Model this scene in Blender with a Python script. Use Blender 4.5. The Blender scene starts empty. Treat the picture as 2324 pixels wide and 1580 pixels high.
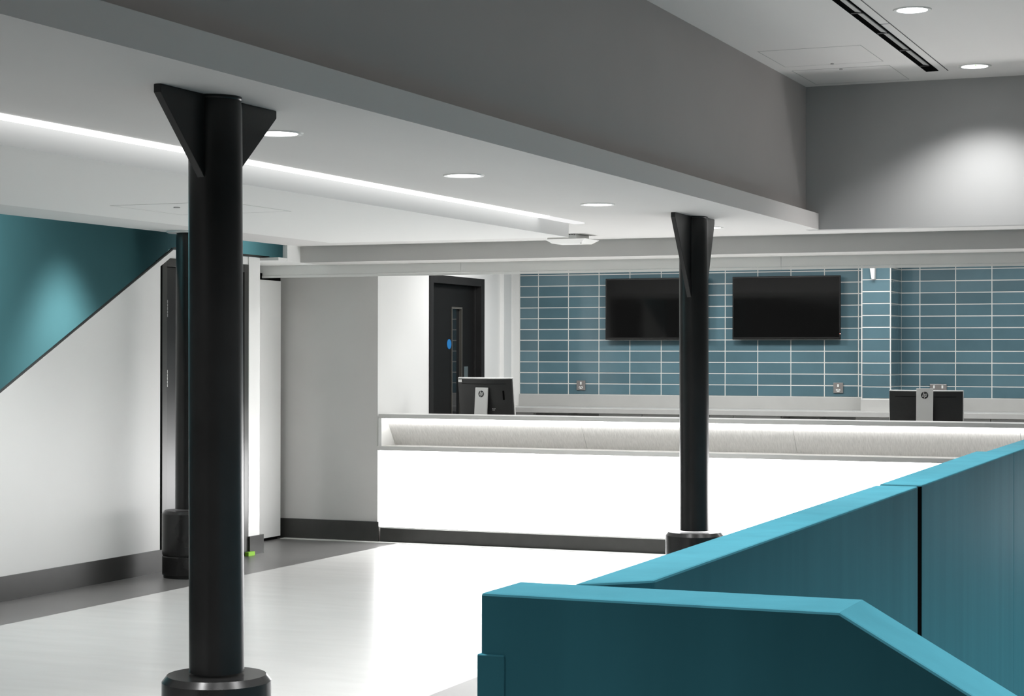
import bpy, bmesh, math, random
from math import sin, cos, radians, pi
from mathutils import Matrix, Vector

random.seed(7)
S = bpy.context.scene
COL = S.collection

# ---------------------------------------------------------------- camera, world, exposure
f_px, yaw, pit, rol = 4291.34, radians(22.6343), radians(0.22014), radians(0.09117)
cam_d = bpy.data.cameras.new('camera'); cam = bpy.data.objects.new('camera', cam_d); COL.objects.link(cam)
cam_d.sensor_width = 36.0; cam_d.sensor_fit = 'HORIZONTAL'; cam_d.lens = f_px / 2324 * 36
cam_d.clip_start = 0.05; cam_d.clip_end = 100
F = Vector((-sin(yaw) * cos(pit), cos(yaw) * cos(pit), sin(pit)))
r0 = Vector((cos(yaw), sin(yaw), 0)); u0 = r0.cross(F)
r = r0 * cos(rol) + u0 * sin(rol); u = u0 * cos(rol) - r0 * sin(rol)
cam.matrix_world = Matrix(((r.x, u.x, -F.x, 0), (r.y, u.y, -F.y, 0), (r.z, u.z, -F.z, 1.6), (0, 0, 0, 1)))
S.camera = cam

W = bpy.data.worlds.new('world'); S.world = W; W.use_nodes = True
W.node_tree.nodes['Background'].inputs[0].default_value = (1, 1, 1, 1)
W.node_tree.nodes['Background'].inputs[1].default_value = 0.0

S.view_settings.view_transform = 'Standard'; S.view_settings.look = 'None'
S.view_settings.gamma = 1.0; S.view_settings.use_curve_mapping = False
S.view_settings.exposure = 0.14
try:
    S.cycles.use_denoising = True
    S.cycles.max_bounces = 10; S.cycles.diffuse_bounces = 6; S.cycles.glossy_bounces = 4
    S.cycles.sample_clamp_indirect = 6.0; S.cycles.caustics_reflective = False; S.cycles.caustics_refractive = False
except Exception:
    pass

# light levels (radiance of the glowing surfaces, watts of the lamps)
L_PANEL = 8.5      # back-lit front of the counter
L_NICHE = 9.0     # strip under the counter top
L_COVE = 1.7       # cove strip beside the ceiling raft
L_LENS = 6.0       # visible lens of a downlight
P_LOW = 84.0       # downlights of the low ceiling
P_HIGH = 290.0       # downlights of the high ceiling
P_WASH = 125.0      # downlight close to the upper back wall
P_OFFICE = 28.0    # downlights behind the counter
P_STAIR = 380.0     # stairwell spot, also scales the added fills there

def lamp(name, loc, power, size_deg=130, blend=0.9, radius=0.07, parent=None, aim=(0, 0, -1)):
    d = bpy.data.lights.new(name, 'SPOT'); d.energy = power; d.spot_size = radians(size_deg); d.spot_blend = blend
    d.shadow_soft_size = radius
    o = bpy.data.objects.new(name, d); COL.objects.link(o)
    o.rotation_euler = Vector(aim).to_track_quat('-Z', 'Y').to_euler()
    o.location = Vector(loc)
    if parent:
        o.parent = parent; o.location = Vector(loc) - parent.location
    return o

# unseen lamps: inferred ones of the room, plus fills added for brightness
for x, y in ((-1.97, 8.23), (-1.97, 6.05), (-1.97, 3.85)):
    lamp('unseen_lamp', (x, y, 3.47), P_HIGH, 98, 0.5)
for x, y in ((-3.8, 4.7), (-6.6, 9.4), (-6.2, 6.6)):  # first continues the downlight row; the left ones are added wall fill
    lamp('unseen_lamp', (x, y, 2.46), P_LOW, 140, 1.0)
for x, y in ((-6.3, 15.9), (-4.9, 15.9), (-3.4, 15.9), (-1.9, 15.9)):      # square ceiling panels of the staff area
    d = bpy.data.lights.new('unseen_lamp', 'AREA'); d.shape = 'SQUARE'; d.size = .6; d.energy = P_OFFICE
    o = bpy.data.objects.new('unseen_lamp', d); COL.objects.link(o); o.location = (x, y, 2.745)
lamp('unseen_lamp', (-6.78, 14.95, 2.72), P_OFFICE * .9, 66, 0.8)
lamp('unseen_lamp', (-8.20, 12.15, 2.84), P_STAIR * .45, 64, 1.0, .16, aim=(-.3, 0, -1))
lamp('unseen_lamp', (-7.95, 9.4, 3.4), P_STAIR * 1.2, 130, 1.0, .15, aim=(-1, .45, -.9))  # added fill that lifts the teal wall, no fitting
lamp('unseen_lamp', (-8.0, 14.6, 2.7), P_STAIR * .10, 130, 1.0, .1, aim=(-1, .1, -.3))  # added fill for the far end of the teal wall
lamp('unseen_lamp', (-1.97, 1.6, 3.47), P_HIGH * .35, 98, 0.5)
for x, y in ((1.1, 12.4), (1.1, 10.2), (1.1, 8.0), (1.1, 5.8), (1.1, 3.7)):
    lamp('unseen_lamp', (x, y, 3.47), P_HIGH * 1.35, 104, 0.7)

# ---------------------------------------------------------------- materials
def mat(name, col, rough=0.5, spec=0.5, metal=0.0, noise=0.0, nscale=3.0, stretch=(1, 1, 1), bump=0.0, bscale=60.0,
        bstretch=(1, 1, 1), rvar=0.0, emit=0.0, rnd=0.0):
    m = bpy.data.materials.new(name); m.use_nodes = True
    nt = m.node_tree; b = nt.nodes['Principled BSDF']
    b.inputs['Base Color'].default_value = (*col, 1); b.inputs['Roughness'].default_value = rough
    b.inputs['Metallic'].default_value = metal; b.inputs['Specular IOR Level'].default_value = spec
    if emit:
        b.inputs['Emission Color'].default_value = (*col, 1); b.inputs['Emission Strength'].default_value = emit
    def tex(scale, st, detail=5):
        g = nt.nodes.new('ShaderNodeNewGeometry'); mp = nt.nodes.new('ShaderNodeMapping')
        mp.inputs['Scale'].default_value = st; nt.links.new(g.outputs['Position'], mp.inputs['Vector'])
        n = nt.nodes.new('ShaderNodeTexNoise'); n.inputs['Scale'].default_value = scale; n.inputs['Detail'].default_value = detail
        nt.links.new(mp.outputs[0], n.inputs['Vector']); return n
    if noise or rnd:
        src = None
        hv = nt.nodes.new('ShaderNodeHueSaturation'); hv.inputs['Color'].default_value = (*col, 1)
        if noise:
            n = tex(nscale, stretch)
            mr = nt.nodes.new('ShaderNodeMapRange'); mr.inputs['From Min'].default_value = 0.3; mr.inputs['From Max'].default_value = 0.7
            mr.inputs['To Min'].default_value = 1 - noise; mr.inputs['To Max'].default_value = 1 + noise
            nt.links.new(n.outputs['Fac'], mr.inputs['Value']); src = mr.outputs[0]
            if rvar:
                mq = nt.nodes.new('ShaderNodeMapRange'); mq.inputs['From Min'].default_value = 0.3; mq.inputs['From Max'].default_value = 0.7
                mq.inputs['To Min'].default_value = rough - rvar; mq.inputs['To Max'].default_value = rough + rvar
                nt.links.new(n.outputs['Fac'], mq.inputs['Value']); nt.links.new(mq.outputs[0], b.inputs['Roughness'])
        if rnd:
            oi = nt.nodes.new('ShaderNodeObjectInfo'); m2 = nt.nodes.new('ShaderNodeMapRange')
            m2.inputs['To Min'].default_value = 1 - rnd; m2.inputs['To Max'].default_value = 1 + rnd
            nt.links.new(oi.outputs['Random'], m2.inputs['Value'])
            if src is None: src = m2.outputs[0]
            else:
                mm = nt.nodes.new('ShaderNodeMath'); mm.operation = 'MULTIPLY'
                nt.links.new(src, mm.inputs[0]); nt.links.new(m2.outputs[0], mm.inputs[1]); src = mm.outputs[0]
        nt.links.new(src, hv.inputs['Value']); nt.links.new(hv.outputs['Color'], b.inputs['Base Color'])
    if bump:
        n = tex(bscale, bstretch, 3); bp = nt.nodes.new('ShaderNodeBump'); bp.inputs['Strength'].default_value = bump
        bp.inputs['Distance'].default_value = 0.01
        nt.links.new(n.outputs['Fac'], bp.inputs['Height']); nt.links.new(bp.outputs[0], b.inputs['Normal'])
    return m

def glow(name, strength, col=(1, 1, 1)):
    m = bpy.data.materials.new(name); m.use_nodes = True; nt = m.node_tree
    nt.nodes.remove(nt.nodes['Principled BSDF']); e = nt.nodes.new('ShaderNodeEmission')
    e.inputs[0].default_value = (*col, 1); e.inputs[1].default_value = strength
    nt.links.new(e.outputs[0], nt.nodes['Material Output'].inputs[0]); return m

M_white = mat('white_wall_paint', (.83, .83, .815), .42, .28, noise=.015, nscale=1.2)
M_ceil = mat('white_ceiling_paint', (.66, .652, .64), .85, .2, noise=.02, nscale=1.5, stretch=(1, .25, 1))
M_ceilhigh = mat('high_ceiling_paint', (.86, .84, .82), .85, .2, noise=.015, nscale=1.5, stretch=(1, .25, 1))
M_raft = mat('raft_paint', (.80, .798, .785), .7, .2)
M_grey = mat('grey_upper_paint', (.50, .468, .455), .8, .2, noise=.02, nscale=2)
M_band = mat('ledge_paint', (.78, .745, .725), .7, .2)
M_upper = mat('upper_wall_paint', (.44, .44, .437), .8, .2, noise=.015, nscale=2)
M_beam = mat('beam_paint', (.56, .555, .54), .8, .2, bump=.08, bscale=200)
M_greywall = mat('grey_wall_paint', (.62, .61, .595), .85, .08, noise=.02, nscale=2, bump=.05, bscale=250)
M_fascia = mat('fascia_metal', (.84, .84, .82), .5, .4)
M_floor = mat('pale_vinyl', (.78, .78, .765), .27, .5, noise=.035, nscale=5.0, stretch=(.35, 1.4, 1))
M_border = mat('grey_vinyl', (.175, .172, .168), .32, .4, noise=.05, nscale=3)
M_skirt = mat('vinyl_skirting', (.046, .046, .044), .26, .28, noise=.04, nscale=8)
M_skirtdark = mat('dark_skirting', (.045, .045, .042), .35, .4, noise=.1, nscale=10)
M_black = mat('black_gloss_paint', (.015, .015, .015), .28, .35, noise=.15, nscale=6, bump=.02, bscale=90)
M_plinth = mat('black_casing', (.014, .014, .014), .24, .5, noise=.1, nscale=9)
M_teal = mat('teal_paint', (.062, .250, .318), .6, .025, noise=.07, nscale=2.0, stretch=(4, 4, .25), bump=.04, bscale=30)
M_tealwall = mat('teal_wall_paint', (.095, .245, .270), .7, .2, noise=.05, nscale=1.5)
M_tile = mat('teal_glazed_tile', (.100, .178, .212), .10, .5, noise=.05, nscale=5, rnd=.14, bump=.012, bscale=12)
M_grout = mat('grout', (.72, .72, .69), .9, .2)
M_frame = mat('dark_door_frame', (.040, .040, .037), .32, .5, noise=.1, nscale=4)
M_door = mat('dark_door', (.016, .016, .016), .30, .5, noise=.1, nscale=4)
M_frame2 = mat('office_door_frame', (.020, .020, .020), .5, .15, noise=.1, nscale=4)
M_door2 = mat('office_door', (.010, .010, .010), .5, .12, noise=.1, nscale=4)
M_glass = mat('dark_glass', (.010, .011, .012), .03, .6)
M_bead = mat('glazing_bead', (.085, .08, .07), .4, .5)
M_steel = mat('brushed_steel', (.56, .56, .55), .32, .5, metal=1.0, noise=.05, nscale=20, stretch=(1, 1, 8))
M_socket = mat('socket_plate', (.34, .32, .31), .35, .5, metal=.6)
M_whiteplastic = mat('white_plastic', (.80, .80, .78), .4, .5)
M_blackplastic = mat('black_plastic', (.016, .016, .016), .42, .5, noise=.1, nscale=60)
M_silver = mat('silver_plastic', (.72, .72, .71), .32, .5, metal=.1)
M_screen = mat('tv_screen', (.006, .006, .006), .06, .3)
M_tvcase = mat('tv_bezel', (.010, .010, .010), .25, .5)
M_top = mat('counter_edge', (.64, .635, .62), .45, .5, noise=.02, nscale=6)
M_work = mat('worktop', (.50, .50, .485), .30, .5, noise=.03, nscale=12)
M_splash = mat('splashback', (.46, .46, .445), .45, .5, noise=.03, nscale=5)
M_cab = mat('cabinet_white', (.84, .84, .82), .5, .3)
M_cabdark = mat('cabinet_inside', (.46, .46, .45), .6, .3)
M_niche = mat('niche_laminate', (.62, .61, .59), .45, .4, noise=.12, nscale=14, stretch=(14, 1.5, 1.5), bump=.15, bscale=60, bstretch=(5, 1, 1))
M_trimdark = mat('dark_trim', (.030, .029, .028), .5, .4)
M_gap = mat('shadow_gap', (.006, .006, .006), .9, .0)
M_vent = mat('vent_black', (.012, .012, .012), .6, .3)
M_blade = mat('vent_blade', (.42, .42, .41), .5, .4)
M_green = mat('green_foam', (.30, .62, .05), .6, .3)
M_blue = mat('blue_sign', (.015, .16, .42), .4, .5)
M_whitelabel = mat('white_sticker', (.85, .85, .84), .6, .3)
E_panel = glow('backlit_panel', L_PANEL)
E_niche = glow('niche_strip', L_NICHE)
E_cove = glow('cove_strip', L_COVE)
E_coveend = glow('cove_strip_end', .85)
E_lens = glow('lamp_lens', L_LENS)
E_green = glow('green_indicator', 3.0, (.15, 1, .1))
E_red = glow('standby_indicator', 4.0, (1, .35, .3))

# ---------------------------------------------------------------- mesh helpers
class MB:
    def __init__(s): s.v = []; s.f = []
    def add(s, vs, fs):
        n = len(s.v); s.v += [tuple(q) for q in vs]; s.f += [tuple(i + n for i in q) for q in fs]; return s
    def box(s, x0, x1, y0, y1, z0, z1):
        x0, x1 = min(x0, x1), max(x0, x1); y0, y1 = min(y0, y1), max(y0, y1); z0, z1 = min(z0, z1), max(z0, z1)
        return s.add([(x0, y0, z0), (x1, y0, z0), (x1, y1, z0), (x0, y1, z0), (x0, y0, z1), (x1, y0, z1), (x1, y1, z1), (x0, y1, z1)],
                     [(0, 3, 2, 1), (4, 5, 6, 7), (0, 1, 5, 4), (1, 2, 6, 5), (2, 3, 7, 6), (3, 0, 4, 7)])
    def prism(s, poly, axis, a, b):
        # poly: 2-D outline in the two axes that follow `axis` cyclically out of x,y,z (ordered as x<y<z without axis)
        def p3(p, t):
            return {'x': (t, p[0], p[1]), 'y': (p[0], t, p[1]), 'z': (p[0], p[1], t)}[axis]
        n = len(poly)
        vs = [p3(p, a) for p in poly] + [p3(p, b) for p in poly]
        fs = [tuple(range(n - 1, -1, -1)), tuple(range(n, 2 * n))] + [(i, (i + 1) % n, n + (i + 1) % n, n + i) for i in range(n)]
        return s.add(vs, fs)
    def lathe(s, prof, c=(0, 0), seg=48, lean=(0, 0)):
        z0, z1 = prof[0][1], prof[-1][1]; vs = []; fs = []
        for R, z in prof:
            t = (z - z0) / (z1 - z0) if z1 != z0 else 0
            for i in range(seg):
                a = 2 * pi * i / seg; vs.append((c[0] + lean[0] * t + R * cos(a), c[1] + lean[1] * t + R * sin(a), z))
        for k in range(len(prof) - 1):
            for i in range(seg):
                j = (i + 1) % seg; fs.append((k * seg + i, k * seg + j, (k + 1) * seg + j, (k + 1) * seg + i))
        fs.append(tuple(range(seg - 1, -1, -1))); fs.append(tuple((len(prof) - 1) * seg + i for i in range(seg)))
        return s.add(vs, fs)
    def xf(s, m):
        s.v = [tuple(m @ Vector(q)) for q in s.v]; return s

def setp(o, **k):
    for a, b in k.items():
        if b is not None: o[a] = b
    return o

def wloc(o):
    v = Vector((0, 0, 0))
    while o is not None:
        v += Vector(o.location); o = o.parent
    return v

def build(name, mb, m, parent=None, smooth=None, bevel=0.0, origin=None, **props):
    me = bpy.data.meshes.new(name)
    if origin is None and parent is None:
        xs, ys, zs = zip(*mb.v); origin = ((min(xs) + max(xs)) / 2, (min(ys) + max(ys)) / 2, min(zs))
    base = wloc(parent) if parent is not None else Vector(origin)
    me.from_pydata([tuple(Vector(q) - base) for q in mb.v], [], mb.f)
    bm = bmesh.new(); bm.from_mesh(me); bmesh.ops.recalc_face_normals(bm, faces=bm.faces)
    if bevel:
        es = [e for e in bm.edges if len(e.link_faces) == 2 and e.calc_face_angle(0) > radians(40)]
        bmesh.ops.bevel(bm, geom=es, offset=bevel, segments=2, profile=.5, affect='EDGES', clamp_overlap=True)
    bm.to_mesh(me); bm.free()
    if smooth:
        for p in me.polygons: p.use_smooth = True
        me.set_sharp_from_angle(angle=radians(smooth))
    me.materials.append(m)
    o = bpy.data.objects.new(name, me); COL.objects.link(o)
    if parent is not None: o.parent = parent
    else: o.location = base
    return setp(o, **props)

def empty(name, loc, label=None, category=None, group=None, kind=None):
    o = bpy.data.objects.new(name, None); COL.objects.link(o); o.location = loc; o.empty_display_size = .1
    return setp(o, label=label, category=category, group=group, kind=kind)

def box(*a): return MB().box(*a)
ST = dict(kind='structure')

# ---------------------------------------------------------------- setting: floor, ceilings, walls
YC = 14.51          # front of the counter
floor = build('floor', box(-7.08, -3.78, -3, YC + .02, -.12, 0), M_floor, **ST)
build('floor_border', box(-9.4, -7.08, -3, 18.2, -.12, 0), M_border, floor)
build('floor_border', box(-3.78, -1.60, -3, YC + .02, -.12, 0), M_border, floor)
build('floor_border', box(-1.325, 3.2, -3, 3.64, -.12, 0), M_border, floor)
build('floor_border', box(-1.60, -1.325, -3, 3.64, -.12, 0), M_border, floor)
build('floor_border', box(-1.60, 3.2, 12.6, YC + .02, -.12, 0), M_border, floor)
build('staff_floor', box(-7.08, 3.2, YC + .02, 18.2, -.12, 0), M_border, floor)
build('stairwell_floor', box(-1.60, 3.2, 3.64, 12.6, -1.7, -1.6), M_border, floor)
# welded seam strip of the floor in front of the counter
build('trim_1', box(-8.2, 3.0, 14.425, 14.512, 0, .004), M_whiteplastic, **ST)

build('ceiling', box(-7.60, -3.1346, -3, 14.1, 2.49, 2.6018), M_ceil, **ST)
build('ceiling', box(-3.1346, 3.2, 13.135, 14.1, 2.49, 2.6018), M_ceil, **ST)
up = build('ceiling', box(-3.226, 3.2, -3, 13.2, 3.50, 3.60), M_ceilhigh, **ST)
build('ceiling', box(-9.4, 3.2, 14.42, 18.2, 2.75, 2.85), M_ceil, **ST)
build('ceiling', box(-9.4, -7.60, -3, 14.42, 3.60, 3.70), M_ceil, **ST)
build('ceiling_raft', box(-6.29, -4.50, -1.5, 11.77, 2.387, 2.489), M_raft, **ST)
# bulkhead between the low and the high ceiling, with its ledge
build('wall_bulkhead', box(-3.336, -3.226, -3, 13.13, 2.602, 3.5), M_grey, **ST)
build('trim_2', box(-3.1345, -3.1325, -3, 13.124, 2.4896, 2.6025), M_band, **ST)
build('wall_upper_back', box(-3.226, 3.2, 13.128, 13.23, 2.489, 3.5), M_upper, **ST)
# beam and shutter fascia over the counter
build('trim_3', box(-7.58, 3.2, 13.658, 14.118, 2.358, 2.4899), M_beam, **ST)
build('trim_4', MB().box(-7.62, -7.581, 13.44, 14.118, 2.3845, 2.4899).box(-7.5808, -7.578, 13.44, 13.657, 2.358, 2.4899), M_white, **ST)
build('trim_5', MB().box(-8.33, -7.581, 13.301, 14.52, 2.361, 2.384), M_white, **ST)
fas = build('trim_6', box(-7.58, 3.2, 14.13, 14.40, 2.30, 2.74), M_fascia, **ST)
fx = [-8.33, -6.342, -3.661, -.98, 1.7, 3.2]
for a, b in zip(fx, fx[1:]):
    p = MB().box(a + .0015, b - .0015, 14.118, 14.13, 2.279, 2.360).box(a + .0015, b - .0015, 14.112, 14.124, 2.257, 2.277)
    build('fascia_panel', p, M_fascia, fas)

# left wall: plastered stair enclosure below a raking top, stair beyond it, teal wall behind
zt = lambda y: 1.371 + (y - 9.998) * (2.401 - 1.371) / (12.019 - 9.998)
build('wall_left', MB().prism([(7.3, 0), (11.856, 0), (11.856, zt(11.856) - .02), (7.36, zt(7.36) - .02)], 'x', -7.772, -7.75), M_white, **ST)
build('wall_left', MB().box(-7.775, -7.758, 12.0, 13.13, 2.318, 2.383).box(-7.87, -7.75, 13.126, 13.30, 0, 2.383)
      .prism([(11.885, 2.318), (12.0, 2.318), (12.0, 2.378), (11.885, zt(11.885) - .02)], 'x', -7.775, -7.758), M_white, **ST)
# rake cap (dark nosing), the pale bead under it and the level nosing of the landing
rk = lambda a, b: [(7.3, zt(7.3) + a), (12.02, zt(12.02) + a), (12.02, zt(12.02) + b), (7.3, zt(7.3) + b)]
build('trim_7', MB().prism(rk(-.019, -.009), 'x', -7.764, -7.747), M_trimdark, **ST)
build('trim_8', MB().prism(rk(-.062, -.020), 'x', -7.76, -7.744), M_white, **ST)
build('trim_9', MB().box(-7.768, -7.742, 12.02, 13.438, 2.386, 2.402), M_frame, **ST)
build('wall_stair_teal', box(-8.95, -8.85, 3, 18.0, 0, 3.6), M_tealwall, **ST)
build('baseboard_left', MB().box(-7.752, -7.738, 7.3, 11.87, 0, .164), M_skirt, **ST)
build('baseboard_left', MB().box(-7.752, -7.736, 13.126, 13.345, 0, .150).box(-7.87, -7.7525, 13.301, 13.345, 0, .150), M_skirt, **ST)
build('trim_10', MB().box(-7.79, -7.755, 11.856, 11.887, 0, zt(11.856) - .02), M_gap, **ST)

# back of house walls
build('wall_grey', box(-8.37, -7.302, 14.52, 14.62, 0, 2.36).box(-7.58, -7.302, 14.52, 14.62, 2.36, 2.75), M_greywall, **ST)
build('baseboard_back', box(-8.33, -7.285, 14.506, 14.52, 0, .172), M_skirtdark, **ST)
build('wall_recess', box(-8.37, -8.33, 13.30, 14.52, 0, 2.36), M_white, **ST)
build('wall_office_left', MB().box(-7.302, -7.30, 14.521, 14.62, 0, 2.75).box(-7.42, -7.30, 14.62, 15.555, 0, 2.75).box(-7.42, -7.30, 16.79, 17.5, 0, 2.75)
      .box(-7.42, -7.30, 15.555, 16.79, 2.335, 2.75).box(-7.30, -7.262, 17.21, 17.40, 0, 2.75), M_white, **ST)
wb = build('wall_back', box(-7.42, 3.2, 17.5, 17.62, 0, 2.75), M_grout, **ST)
build('wall_back_plain', box(-7.30, -7.216, 17.492, 17.5, 0, 2.75), M_white, **ST)
wp = build('wall_pillar', box(-3.660, -3.404, 17.004, 17.5, 1.0975, 2.75), M_grout, **ST)
# unseen sides of the room
M_far = mat('unseen_wall_paint', (.22, .22, .215), .8, .2)
build('wall_grey', box(-.59, 3.2, 14.52, 14.62, 0, 2.75), M_greywall, **ST)
build('wall_right', box(3.2, 3.3, -3, 18, -1.7, 3.6), M_far, **ST)
build('wall_front', box(-9.3, 3.2, -3.1, -3, -.1, 3.6), M_far, **ST)
build('wall_far_left', box(-9.4, -9.3, -3, 18, 0, 3.7), M_far, **ST)
build('wall_stairwell', MB().box(-1.6, 3.2, 12.5, 12.6, -1.6, -.12), M_teal, **ST)

# ---------------------------------------------------------------- wall tiles, one object each
TZ0, PZ, PX, G = 1.213, .1075, .3212, .0095
tile_cache = {}
def tile_mesh(w, h):
    key = (round(w, 4), round(h, 4))
    if key in tile_cache: return tile_cache[key]
    t, c = .0035, .0012
    v = [(-w/2, 0, -h/2), (w/2, 0, -h/2), (w/2, 0, h/2), (-w/2, 0, h/2),
         (-w/2, -t + c, -h/2), (w/2, -t + c, -h/2), (w/2, -t + c, h/2), (-w/2, -t + c, h/2),
         (-w/2 + c, -t, -h/2 + c), (w/2 - c, -t, -h/2 + c), (w/2 - c, -t, h/2 - c), (-w/2 + c, -t, h/2 - c)]
    f = [(8, 9, 10, 11)]
    for i in range(4):
        j = (i + 1) % 4; f += [(i, j, 4 + j, 4 + i), (4 + i, 4 + j, 8 + j, 8 + i)]
    me = bpy.data.meshes.new('tile'); me.from_pydata(v, [], f); me.materials.append(M_tile)
    bm = bmesh.new(); bm.from_mesh(me); bmesh.ops.recalc_face_normals(bm, faces=bm.faces)
    if sum(fc.normal.y * fc.calc_area() for fc in bm.faces) > 0: bmesh.ops.reverse_faces(bm, faces=bm.faces)
    bm.to_mesh(me); bm.free(); tile_cache[key] = me; return me
def put_tile(parent, x, y, z, w, h, rz=0.0):
    o = bpy.data.objects.new('tile', tile_mesh(w, h)); COL.objects.link(o); o.parent = parent
    o.location = Vector((x, y, z)) - wloc(parent)
    o.rotation_euler = (radians(random.uniform(-.12, .12)), 0, rz + radians(random.uniform(-.12, .12)))
def tile_run(parent, xs, y):
    for a, b in zip(xs, xs[1:]):
        for k in range(12):
            put_tile(parent, (a + b) / 2, y, TZ0 + (k + .5) * PZ, b - a - G, PZ - G)
tile_run(wb, [-7.212] + [-7.012 + PX * i for i in range(11)] + [-3.664], 17.5)
tile_run(wb, [-3.404, -3.231, -2.907, -2.582, -2.260, -1.938, -1.615, -1.293, -.971], 17.5)
tile_run(wp, [-3.660, -3.404], 17.004)
for a, b in ((17.004, 17.344), (17.344, 17.494)):
    for k in range(12):
        put_tile(wp, -3.404, (a + b) / 2, TZ0 + (k + .5) * PZ, b - a - G, PZ - G, rz=pi / 2)
for x, y in ((-3.664, 16.999), (-3.399, 16.999)):
    build('tile_edging', box(x - .0025, x + .0025, y - .0025, y + .0025, 1.2, 2.72), M_whiteplastic, wp)

# ---------------------------------------------------------------- doors
d1 = empty('door_1', (-7.75, 12.507, 0), kind='structure')
build('door_frame', MB().box(-7.83, -7.752, 11.887, 11.950, 0, 2.285).box(-7.757, -7.752, 11.887, 11.950, 2.285, 2.318).box(-7.83, -7.752, 13.062, 13.126, 0, 2.318)
      .box(-7.83, -7.752, 11.950, 13.062, 2.257, 2.318), M_frame, d1, bevel=.002)
lf = build('door_leaf', box(-7.835, -7.79, 11.953, 12.79, .008, 2.253), M_door, d1, bevel=.002)
build('door_leaf', box(-7.835, -7.79, 12.794, 13.059, .008, 2.253), M_door, d1, bevel=.002)
for z in (1.36, 1.88):
    h = MB()
    for k in range(5):
        h.lathe([(.006, z + k * .026), (.006, z + k * .026 + .022)], (-7.757, 11.9565), 12)
    build('hinge', h, M_steel, lf)
build('leak_stop', box(-7.87, -7.84, 12.06, 13.12, 0, 2.29), M_gap, **ST)  # added unseen backing, blocks stairwell light leaking round the door leaf
d2 = empty('door_2', (-7.30, 16.17, 0), kind='structure')
build('door_frame', MB().box(-7.40, -7.288, 15.548, 15.625, 0, 2.336).box(-7.40, -7.288, 16.713, 16.79, 0, 2.336)
      .box(-7.40, -7.288, 15.625, 16.713, 2.262, 2.336).box(-7.40, -7.345, 15.625, 15.65, 0, 2.262).box(-7.40, -7.345, 16.685, 16.713, 0, 2.262), M_frame2, d2, bevel=.002)
leaf2 = build('door_leaf', MB().box(-7.405, -7.36, 15.652, 16.165, .008, 2.258).box(-7.405, -7.36, 16.405, 16.683, .008, 2.258)
              .box(-7.405, -7.36, 16.165, 16.405, 2.055, 2.258).box(-7.405, -7.36, 16.165, 16.405, .008, .62), M_door2, d2)
build('glazing_bead', MB().box(-7.392, -7.352, 16.165, 16.180, .62, 2.055).box(-7.392, -7.352, 16.390, 16.405, .62, 2.055)
      .box(-7.392, -7.352, 16.18, 16.39, 2.037, 2.055).box(-7.392, -7.352, 16.18, 16.39, .62, .638), M_bead, leaf2)
build('glass_pane', box(-7.386, -7.380, 16.18, 16.39, .638, 2.037), M_glass, leaf2)
build('door_sign', MB().lathe([(.047, 0), (.047, .003), (.044, .004)], (0, 0), 32).xf(Matrix.Translation((-7.36, 16.118, 1.703)) @ Matrix.Rotation(pi / 2, 4, 'Y')),
      M_blue, leaf2, label='round blue sign')
build('push_plate', box(-7.36, -7.355, 16.455, 16.545, 1.19, 1.492), M_steel, leaf2)

# tall white panel that closes the recess beside the counter
t = empty('recess_panel', (-8.2, 13.9, 0), 'tall white flush panel in the recess between the dark door and the grey wall', 'panel')
build('panel_board', box(-8.235, -8.20, 13.34, 14.432, .026, 2.243), M_white, t, bevel=.002)
build('top_gap', box(-8.236, -8.204, 13.34, 14.432, 2.2435, 2.300), M_gap, t)
build('bottom_gap', box(-8.26, -8.225, 13.36, 14.42, 0, .026), M_gap, t)  # dark filler in the gap under the panel

# ---------------------------------------------------------------- iron columns
def column(x, y, label, ztop, zp, lean, gus=None, collar=False, xfar=0.0):
    t = empty('iron_column', (x, y, 0), label, 'column')
    a = [(.0945, zp + .01)] + [(.0945, zp + .02 + i * (ztop - zp - .06) / 12) for i in range(13)] + [(.091, ztop - .02), (.0895, ztop - .001)]
    a = [(R - .002 * (z - zp) / 2, z) for R, z in a]
    sh = build('shaft', MB().lathe(a, (x, y), 64, lean), M_black, t, smooth=14)
    build('base_casing', MB().lathe([(.184, .162), (.1875, .172), (.1875, zp - .022), (.170, zp), (.100, zp + .001)], (x, y), 72), M_plinth, t, smooth=12)
    build('casing_skirting', MB().lathe([(.178, 0), (.178, .018), (.1865, .022), (.1865, .150), (.1845, .158), (.175, .161)], (x, y), 72), M_plinth, t, smooth=12)
    if gus:
        h, w0, w1 = gus
        lx, ly = x + lean[0], y + lean[1]
        for s_, wd in ((-1, w0), (1, w1)):
            zz = ztop - h - .0405 * (h - .028) / (wd - .0905)
            p = [(ly, ztop - .001), (ly + s_ * wd, ztop - .001), (ly + s_ * wd, ztop - .028), (ly + s_ * .05, zz), (ly, zz)]
            dx = xfar if s_ > 0 else 0
            build('gusset', MB().prism(p, 'x', lx + dx - .014, lx + dx + .014), M_black, t, bevel=.002)
        build('weld_collar', MB().lathe([(.0895, ztop - .012), (.092, ztop - .008), (.092, ztop - .0005)], (lx, ly), 48), M_black, t, smooth=14)
    if collar:
        build('ceiling_collar', MB().lathe([(.150, ztop - .014), (.160, ztop - .010), (.160, ztop - .0005)], (x, y), 64), M_silver, t, smooth=30)
    return t
column(-3.453, 5.637, 'large black cast iron column nearest the camera with triangular gussets at its head', 2.49, .497, (-.0085, -.0035), (.285, .36, .40))
column(-3.586, 11.648, 'black cast iron column standing before the glowing counter beside the teal parapet', 2.49, .470, (-.009, -.0035), (.52, .43, .275), xfar=.045)
column(-7.400, 11.690, 'black column close to the dark double door, partly hidden by the nearest column', 2.49, .480, (0, 0), None, True)

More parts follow.
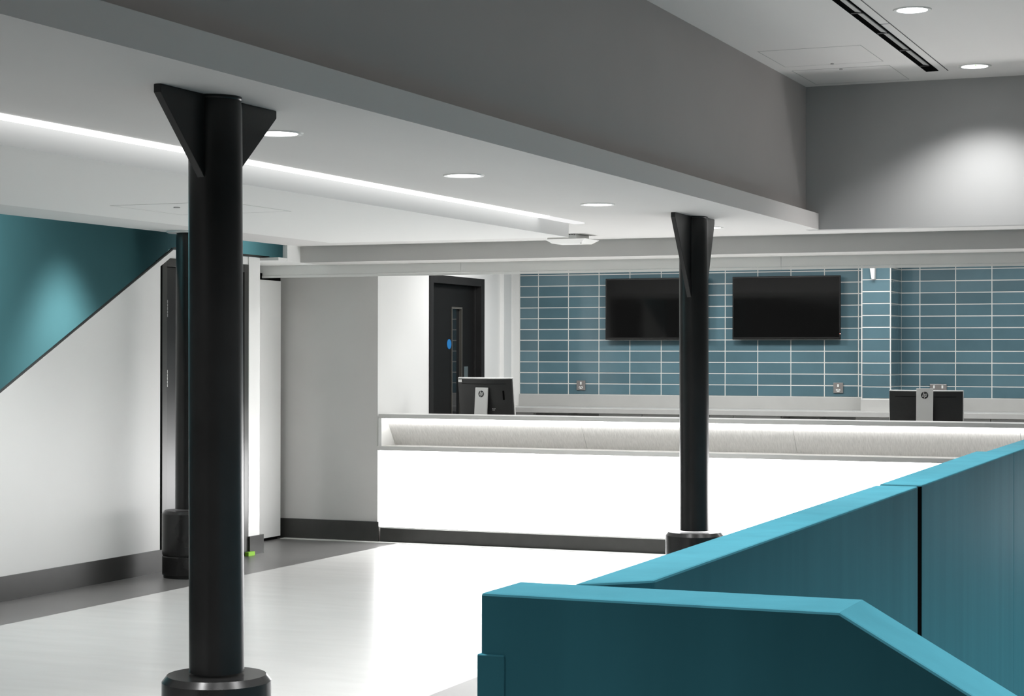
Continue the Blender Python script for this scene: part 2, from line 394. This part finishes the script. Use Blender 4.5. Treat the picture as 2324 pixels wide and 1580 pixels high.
# ---------------------------------------------------------------- downlights
def downlight(x, y, z, label, rad=.104, power=P_LOW, cone=140, blend=1.0, green=False, aim=(0, 0, -1)):
    t = empty('downlight', (x, y, z), label, 'ceiling light', 'recessed round downlights')
    n = 48; ring = MB(); vs = []; fs = []
    prof = [(rad, 0), (rad - .004, -.006), (rad - .022, -.004), (rad - .024, .0)]
    for R, dz in prof:
        for i in range(n): vs.append((x + R * cos(2 * pi * i / n), y + R * sin(2 * pi * i / n), z + dz))
    for k in range(3):
        for i in range(n):
            j = (i + 1) % n; fs.append((k * n + i, k * n + j, (k + 1) * n + j, (k + 1) * n + i))
    ring.add(vs, fs)
    build('trim_ring', ring, M_whiteplastic, t, smooth=50)
    build('lens', MB().lathe([(rad - .023, z - .0045), (rad - .0235, z - .0025)], (x, y), 48), E_lens, t)
    if green: build('indicator', MB().lathe([(.006, z - .012), (.006, z - .006)], (x + .02, y - .088), 12), E_green, t)
    lamp('lamp', (x, y, z - .012), power, cone, blend, .06, t, aim)
downlight(-3.786, 6.634, 2.49, 'round white downlight in the low ceiling half behind the gusset of the nearest column')
downlight(-3.815, 8.528, 2.49, 'round white downlight in the low ceiling, second from the nearest column')
downlight(-3.815, 10.453, 2.49, 'round white downlight in the low ceiling, third from the nearest column')
downlight(-3.790, 12.638, 2.49, 'round white downlight in the low ceiling peeping out behind the head of the far column')
downlight(-1.966, 10.412, 3.50, 'larger round downlight in the high ceiling near the top edge', .106, P_HIGH, 98, .5)
downlight(-1.970, 12.593, 3.50, 'round downlight in the high ceiling near the back wall with a green indicator', .108, P_WASH, 124, .75, True)

# cove strip beside the raft
t = empty('strip_light', (-4.46, 5.5, 2.489), 'long glowing cove strip running along the side of the ceiling raft', 'strip light')
build('diffuser', box(-4.497, -4.420, -1.5, 11.22, 2.4795, 2.4895), E_cove, t)
build('diffuser_end', box(-4.497, -4.420, 11.222, 11.86, 2.4795, 2.4895), E_coveend, t)

# linear slot diffuser in the high ceiling
t = empty('slot_vent', (-2.27, 10.5, 3.5), 'long black linear air slot with short blades in the high ceiling', 'air vent')
build('slot_frame', MB().box(-2.303, -2.290, 4, 12.69, 3.4945, 3.5).box(-2.230, -2.222, 4, 12.69, 3.4945, 3.5).box(-2.290, -2.230, 12.68, 12.69, 3.4945, 3.5), M_gap, t)
build('slot_back', box(-2.290, -2.230, 4, 12.68, 3.4975, 3.4999), M_gap, t)
ys = [12.40, 11.724, 11.053, 10.35, 9.65, 8.95, 8.25, 7.55, 6.85, 6.15, 5.45, 4.75]
for a, b in zip(ys[1:], ys):
    build('blade', MB().prism([(-2.266, 3.4968), (-2.232, 3.490), (-2.230, 3.4968)], 'y', a + .035, b - .012), M_blade, t)
for y in ys:
    build('divider', box(-2.290, -2.230, y - .012, y + .012, 3.489, 3.498), M_vent, t)
build('trim_11', MB().box(-2.1665, -2.1615, 4, 12.72, 3.4975, 3.5), M_trimdark, **ST)
build('trim_12', MB().box(-2.230, -2.165, 10.798, 10.801, 3.498, 3.5), M_trimdark, **ST)

# flush access hatches
def hatch(x0, x1, y0, y1, z, label, lock, w=.004, lr=.011):
    t = empty('access_hatch', ((x0 + x1) / 2, (y0 + y1) / 2, z), label, 'hatch', 'ceiling access hatches')
    g = .0025
    build('frame_gap', MB().box(x0, x1, y0, y0 + g, z - .0012, z).box(x0, x1, y1 - g, y1, z - .0012, z)
          .box(x0, x0 + g, y0 + g, y1 - g, z - .0012, z).box(x1 - g, x1, y0 + g, y1 - g, z - .0012, z), M_blade, t)
    build('hatch_panel', box(x0 + w, x1 - w, y0 + w, y1 - w, z - .0008, z - .0002), M_ceilhigh if z > 3 else M_raft, t)
    build('lock', MB().lathe([(lr, z - .006), (lr, z - .0008)], lock, 16), M_blade, t)
hatch(-3.13, -2.481, 11.48, 12.165, 3.5, 'flush square access hatch in the high ceiling farther from the back wall', (-2.808, 12.134))
hatch(-3.13, -2.479, 12.345, 13.02, 3.5, 'flush square access hatch in the high ceiling right against the back wall', (-2.806, 12.378))
hatch(-5.80, -5.10, 8.391, 9.09, 2.387, 'flush square access hatch in the lowered raft seen behind the nearest column', (-5.52, 8.60), lr=.018)

# vented unit hanging from the low ceiling
t = empty('ceiling_unit', (-4.97, 13.0, 2.49), 'small white vented unit with a tapered base hanging from the ceiling at the raft corner', 'ceiling unit')
def taper(x0, x1, y0, y1, z0, z1, i):
    return MB().add([(x0 + i, y0 + i, z0), (x1 - i, y0 + i, z0), (x1 - i, y1 - i, z0), (x0 + i, y1 - i, z0), (x0, y0, z1), (x1, y0, z1), (x1, y1, z1), (x0, y1, z1)],
                    [(0, 3, 2, 1), (4, 5, 6, 7), (0, 1, 5, 4), (1, 2, 6, 5), (2, 3, 7, 6), (3, 0, 4, 7)])
build('housing', box(-5.12, -4.89, 12.95, 13.22, 2.452, 2.49), M_whiteplastic, t, bevel=.004)
build('base_cover', taper(-5.14, -4.815, 12.93, 13.24, 2.425, 2.455, .045), M_whiteplastic, t, bevel=.003)
build('vent_slot', MB().box(-5.10, -4.90, 12.945, 12.951, 2.484, 2.489), M_vent, t)
for k in range(9):
    build('fin', box(-5.09 + k * .022, -5.082 + k * .022, 12.942, 12.950, 2.478, 2.485), M_whiteplastic, t)
build('latch', box(-4.868, -4.862, 12.975, 12.985, 2.418, 2.428), M_whiteplastic, t)

# ---------------------------------------------------------------- reception counter
XR = -.6
t = empty('reception_counter', (-4.2, YC, 0), 'long reception counter with back-lit white front and lit recess under its top', 'counter')
build('worktop', box(-7.288, XR, YC, 14.80, 1.060, 1.095), M_top, t, bevel=.002)
build('shelf_edge', box(-7.292, XR, YC - .006, YC + .02, .785, .822), M_top, t, bevel=.001)
build('shelf', box(-7.288, XR, YC + .02, 14.79, .790, .821), M_niche, t)
nx = [-7.262, -5.483, -3.7, -1.95, XR]
for a, b in zip(nx, nx[1:]):
    build('recess_panel', MB().prism([(YC + .10, 1.060), (YC + .13, 1.060), (YC + .30, .821), (YC + .27, .821)], 'x', a + .001, b - .001), M_niche, t)
build('end_panel', box(-7.292, -7.262, YC + .005, 14.79, .822, 1.060), M_whiteplastic, t)
build('recess_strip', box(-7.26, XR - .005, YC + .080, YC + .098, 1.022, 1.0598), E_niche, t)
build('light_panel', box(-7.285, XR, YC + .015, YC + .03, .130, .785), E_panel, t)
build('base_trim', box(-7.28, XR, YC + .004, YC + .03, .119, .130), M_top, t)
build('kickplate', box(-7.275, XR, YC + .012, YC + .028, .004, .119), M_skirtdark, t)
build('carcass', box(-7.285, XR, YC + .031, 14.79, .004, .789), M_cab, t)
t = empty('staff_desk', (-3.0, 15.2, 0), 'low grey staff desk behind the counter carrying both monitors', 'desk')
build('desk_top', box(-7.25, XR, 14.81, 15.55, .84, .87), M_work, t)
for x in (-7.2, -5.0, -3.2, -1.3):
    build('desk_leg', box(x - .03, x + .03, 15.45, 15.51, 0, .84), M_cab, t)

# ---------------------------------------------------------------- staff side: worktop, cabinets
t = empty('back_worktop', (-4.2, 17.2, 1.048), 'long grey worktop running along the tiled wall', 'worktop')
build('slab', box(-7.28, XR, 16.871, 17.498, 1.048, 1.097), M_work, t, bevel=.003)
build('trim_13', MB().box(-7.21, -3.666, 17.478, 17.4995, 1.0975, 1.211), M_splash, **ST)
build('trim_14', MB().box(-3.395, XR, 17.478, 17.4995, 1.0975, 1.211), M_splash, **ST)
build('trim_15', MB().box(-3.668, -3.396, 16.985, 17.003, 1.0975, 1.205), M_splash, **ST)
def cabinet(x0, x1, label, doors=1, open_=False):
    t = empty('base_cabinet', ((x0 + x1) / 2, 17.2, 0), label, 'cabinet', 'cabinets under the back worktop')
    build('body', MB().box(x0, x0 + .018, 16.95, 17.47, .1, 1.045).box(x1 - .018, x1, 16.95, 17.47, .1, 1.045)
          .box(x0 + .018, x1 - .018, 17.45, 17.47, .1, 1.045).box(x0 + .018, x1 - .018, 16.95, 17.45, .1, .118).box(x0, x1, 17.0, 17.4, 0, .1), M_cabdark if open_ else M_cab, t)
    if open_:
        build('shelf_board', box(x0 + .018, x1 - .018, 16.98, 17.45, .60, .618), M_cabdark, t)
        build('upright', box((x0 + x1) / 2 - .009, (x0 + x1) / 2 + .009, 16.96, 17.45, .118, 1.04), M_cabdark, t)
        build('back_rail', box(x0 + .018, x1 - .018, 17.20, 17.215, .90, 1.045), M_cabdark, t)
    else:
        for k in range(doors):
            a = x0 + (x1 - x0) * k / doors; b = x0 + (x1 - x0) * (k + 1) / doors
            build('cabinet_door', box(a + .002, b - .002, 16.93, 16.948, .12, 1.0455), M_cab, t, bevel=.001)
cabinet(-7.25, -6.834, 'white base cabinet at the far left under the back worktop beside the office door wall')
cabinet(-6.830, -6.169, 'dark open cabinet bay under the back worktop below the left wall socket', open_=True)
cabinet(-6.165, -5.732, 'white base cabinet just right of the left open bay')
cabinet(-5.728, -5.072, 'white base cabinet mostly hidden behind the far column')
cabinet(-5.068, -4.842, 'narrow white base cabinet just right of the far column')
cabinet(-4.840, -4.394, 'white base cabinet just left of the right open bay')
cabinet(-4.390, -3.707, 'dark open cabinet bay under the back worktop left of the tiled pillar', open_=True)
cabinet(-3.703, -3.10, 'white base cabinet below the tiled pillar')
cabinet(-3.096, -2.511, 'white base cabinet hidden behind the right monitor')
cabinet(-2.507, -1.90, 'white base cabinet at the right edge of the picture')

# ---------------------------------------------------------------- televisions on the tiles
def television(x0, label, standby):
    x1 = x0 + 1.04; z0, z1 = 1.752, 2.350; xc = (x0 + x1) / 2
    t = empty('television', (xc, 17.49, z0), label, 'television', 'wall televisions')
    build('casing', MB().box(x0, x1, 17.41, 17.435, z0, z1).box(x0 + .12, x1 - .12, 17.435, 17.462, z0 + .08, z1 - .12), M_tvcase, t, bevel=.004)
    build('screen', box(x0 + .014, x1 - .014, 17.4085, 17.4100, z0 + .024, z1 - .014), M_screen, t)
    build('chin_strip', box(x0 + .004, x1 - .004, 17.4075, 17.4100, z0 + .012, z0 + .015), M_skirt, t)
    build('wall_mount', box(xc - .2, xc + .2, 17.462, 17.489, z0 + .15, z1 - .15), M_tvcase, t)
    if standby: build('standby_light', MB().lathe([(.004, -.003), (.004, 0)], (0, 0), 10).xf(Matrix.Translation((x1 - .003, 17.408, z0 + .053)) @ Matrix.Rotation(pi / 2, 4, 'X')), E_red, t)
    return t
television(-6.271, 'black wall television half hidden behind the far column', False)
television(-4.989, 'black wall television right of the far column, fully visible', True)

# sockets on the tiles
def socket(xc, zc, w, h, label, two=False):
    t = empty('wall_socket', (xc, 17.49, zc), label, 'socket', 'metal wall sockets on the tiles')
    build('face_plate', box(xc - w/2, xc + w/2, 17.484, 17.4905, zc - h/2, zc + h/2), M_socket, t, bevel=.002)
    for k in ((-1, 1) if two else (0,)):
        x = xc + k * w * .25
        build('switch', MB().box(x - .008, x + .008, 17.478, 17.484, zc + .006, zc + .034), M_whiteplastic, t, bevel=.001)
        so = MB().prism([(x - .019, zc - .012), (x + .019, zc - .012), (x + .021, zc - .022), (x + .010, zc - .036), (x - .010, zc - .036), (x - .021, zc - .022)], 'y', 17.480, 17.484)
        op = build('outlet', so, M_whiteplastic, t)
        build('slots', MB().box(x - .012, x - .006, 17.4792, 17.4802, zc - .028, zc - .02).box(x + .006, x + .012, 17.4792, 17.4802, zc - .028, zc - .02)
              .box(x - .003, x + .003, 17.4792, 17.4802, zc - .02, zc - .014), M_gap, op)
socket(-6.553, 1.305, .092, .094, 'single metal socket low on the tiles right of the left monitor')
socket(-3.987, 1.300, .092, .096, 'single metal socket low on the tiles just left of the tiled pillar')
socket(-3.061, 1.296, .152, .092, 'double metal socket on the tiles peeping over the right monitor', True)

# white tapered bracket at the top of the pillar
t = build('wall_bracket', MB().prism([(-3.577, 2.40), (-3.530, 2.40), (-3.533, 2.292), (-3.560, 2.292)], 'y', 16.93, 16.995), M_whiteplastic, bevel=.002,
          label='small white tapered bracket at the top of the tiled pillar', category='bracket')

# ---------------------------------------------------------------- monitors on the counter
def hp_mark(parent, Mx, R):
    # round dark emblem with slanted letters, in the x-z plane facing -y
    build('emblem_disc', MB().lathe([(R, 0), (R, .0012)], (0, 0), 40).xf(Mx @ Matrix.Rotation(pi / 2, 4, 'X')), M_blackplastic, parent)
    sl = .34; w = .15
    def stroke(x, z0, z1, ww=w):
        return [(x + sl * z0, z0), (x + ww + sl * z0, z0), (x + ww + sl * z1, z1), (x + sl * z1, z1)]
    def bar(x0, x1, z0, z1):
        return [(x0 + sl * z0, z0), (x1 + sl * z0, z0), (x1 + sl * z1, z1), (x0 + sl * z1, z1)]
    h = MB(); p = MB()
    for q in (stroke(-.56, -.46, .93), stroke(-.20, -.46, .30), bar(-.41, -.05, .28, .43)): h.prism([(a * R, b * R) for a, b in q], 'y', -.0022, -.0010)
    for q in (stroke(.10, -.93, .43), stroke(.46, -.32, .32), bar(.25, .61, .28, .43), bar(.25, .61, -.46, -.30)): p.prism([(a * R, b * R) for a, b in q], 'y', -.0022, -.0010)
    build('letter_h', h.xf(Mx), M_silver, parent); build('letter_p', p.xf(Mx), M_silver, parent)
def monitor(x, y, zdesk, ztop, zst, wid, rot, tilt, label, sticker=False):
    # the screen faces the staff (+y); we look at the back shell
    t = empty('monitor', (x, y, zdesk), label, 'monitor', 'computer monitors on the counter')
    Mr = Matrix.Translation((x, y, 0)) @ Matrix.Rotation(rot, 4, 'Z')
    zb = ztop - .345; w = wid / 2
    Mt = Mr @ Matrix.Translation((0, 0, zb)) @ Matrix.Rotation(tilt, 4, 'X') @ Matrix.Translation((0, 0, -zb))
    # curved back shell: outline in plan extruded upwards, slightly narrower at the foot
    n = 12; v = []; fcs = []
    plan = [(-w + 2 * w * i / n, -.018 - .032 * (1 - (2 * i / n - 1) ** 2) ** .8) for i in range(n + 1)] + [(w, 0), (-w, 0)]
    for z, k in ((zb, .985), (zb + .30, 1.0), (ztop - .008, 1.0)):
        for a, b in plan: v.append((a * k, b * (1 if z < ztop - .02 else .8), z))
    m_ = len(plan)
    for q in range(2):
        for i in range(m_):
            j = (i + 1) % m_; fcs.append((q * m_ + i, q * m_ + j, (q + 1) * m_ + j, (q + 1) * m_ + i))
    fcs += [tuple(range(m_ - 1, -1, -1)), tuple(range(2 * m_, 3 * m_))]
    bs = build('back_shell', MB().add(v, fcs).xf(Mt), M_blackplastic, t, smooth=35)
    fr = build('front_frame', MB().box(-w - .004, w + .004, .0, .014, zb - .003, ztop).xf(Mt), M_silver, t, bevel=.003)
    build('top_rim', MB().prism([(a, b * .8) for a, b in plan], 'z', ztop - .008, ztop - .001).xf(Mt), M_silver, t)
    build('screen', MB().box(-w + .012, w - .012, .014, .016, zb + .03, ztop - .014).xf(Mt), M_screen, t)
    build('seam', MB().add([(a, b - .0012, z) for z in (ztop - .052, ztop - .049) for a, b in plan[1:n]],
          [(i, i + 1, n - 1 + i + 1, n - 1 + i) for i in range(n - 2)]).xf(Mt), M_gap, bs)
    if sticker:
        build('sticker', MB().box(-w + .016, -w + .056, -.036, -.0345, ztop - .038, ztop - .014).xf(Mt @ Matrix.Rotation(0, 4, 'X')), M_whitelabel, bs)
        build('port_block', MB().box(w - .085, w - .07, -.040, -.036, ztop - .19, ztop - .11).xf(Mt), M_gap, bs)
        bl = MB()
        for a, b in ((0, 0), (.013, 0), (.026, 0), (.004, -.012), (.018, -.012)): bl.box(.085 + a, .091 + a, -.0492, -.047, zb + .075 + b, zb + .081 + b)
        build('vent_marks', bl.xf(Mt), M_silver, bs)
    ss = MB().add([(-.066, -.100, zst), (.066, -.100, zst), (.066, -.088, zst), (-.066, -.088, zst),
                   (-.066, -.132, zdesk + .012), (.066, -.132, zdesk + .012), (.066, -.118, zdesk + .012), (-.066, -.118, zdesk + .012)],
                  [(0, 1, 2, 3), (7, 6, 5, 4), (0, 4, 5, 1), (1, 5, 6, 2), (2, 6, 7, 3), (3, 7, 4, 0)]).xf(Mr)
    st = build('stand', ss, M_silver, t, bevel=.003)
    build('neck', MB().box(-.04, .04, -.094, -.03, zst - .14, zst - .06).xf(Mr), M_blackplastic, t)
    build('foot', MB().box(-.10, .10, -.16, .10, zdesk, zdesk + .012).xf(Mr), M_silver, t, bevel=.004)
    sln = math.atan2(.032, zst - zdesk - .012)
    ze = zst - .055
    Me = Mr @ Matrix.Translation((0, -.100 - .032 * .055 / (zst - zdesk - .012) - .0008, ze)) @ Matrix.Rotation(-sln, 4, 'X')
    hp_mark(st, Me, .0285)
    return t
monitor(-6.565, 15.20, .87, 1.408, 1.318, .565, radians(-11), radians(7), 'black computer monitor on the counter before the dark office door', True)
monitor(-2.755, 15.20, .87, 1.328, 1.343, .575, radians(3), radians(3), 'black computer monitor with a silver stand on the counter before the tiled pillar')

# ---------------------------------------------------------------- teal parapets round the stair
HP = 1.10
t = empty('stair_parapet', (-1.2, 3.75, 0), 'teal parapet in the foreground with a level top that slopes down to the right', 'parapet')
sl = .5645
build('parapet_body', MB().prism([(-1.592, -1.55), (3.0, -1.55), (3.0, HP - sl * (3.0 + .829)), (-.829, HP), (-1.592, HP)], 'y', 3.649, 3.862), M_teal, t, bevel=.006)
build('end_board', MB().box(-1.598, -1.536, 3.643, 3.870, 0, .972), M_teal, t, bevel=.003)
t = empty('stair_parapet', (-1.43, 8.5, 0), 'long teal parapet running back towards the counter behind the foreground parapet', 'parapet')
def panel(y0, y1, xo0, xo1, xi0, xi1, skew0=0.0):
    m = MB().prism([(xo0, y0 - skew0), (xi0, y0), (xi1, y1), (xo1, y1)], 'z', -1.55, HP)
    return build('parapet_panel', m, M_teal, t, bevel=.006)
panel(4.01, 7.285, -1.466, -1.515, -1.327, -1.352, .14)
panel(7.372, 10.09, -1.517, -1.572, -1.352, -1.377)
panel(10.10, 12.48, -1.522, -1.540, -1.377, -1.390)
build('joint', MB().prism([(-1.505, 7.285), (-1.3535, 7.285), (-1.3535, 7.372), (-1.505, 7.372)], 'z', -1.55, HP - .006), M_gap, t)
build('joint', MB().prism([(-1.52, 10.09), (-1.379, 10.09), (-1.379, 10.10), (-1.52, 10.10)], 'z', -1.55, HP - .004), M_gap, t)

# small things on the floor
build('foam_block', MB().box(-7.735, -7.700, 13.045, 13.145, 0, .032), M_green, bevel=.002,
      label='small lime green foam block on the floor at the dark door frame', category='block')
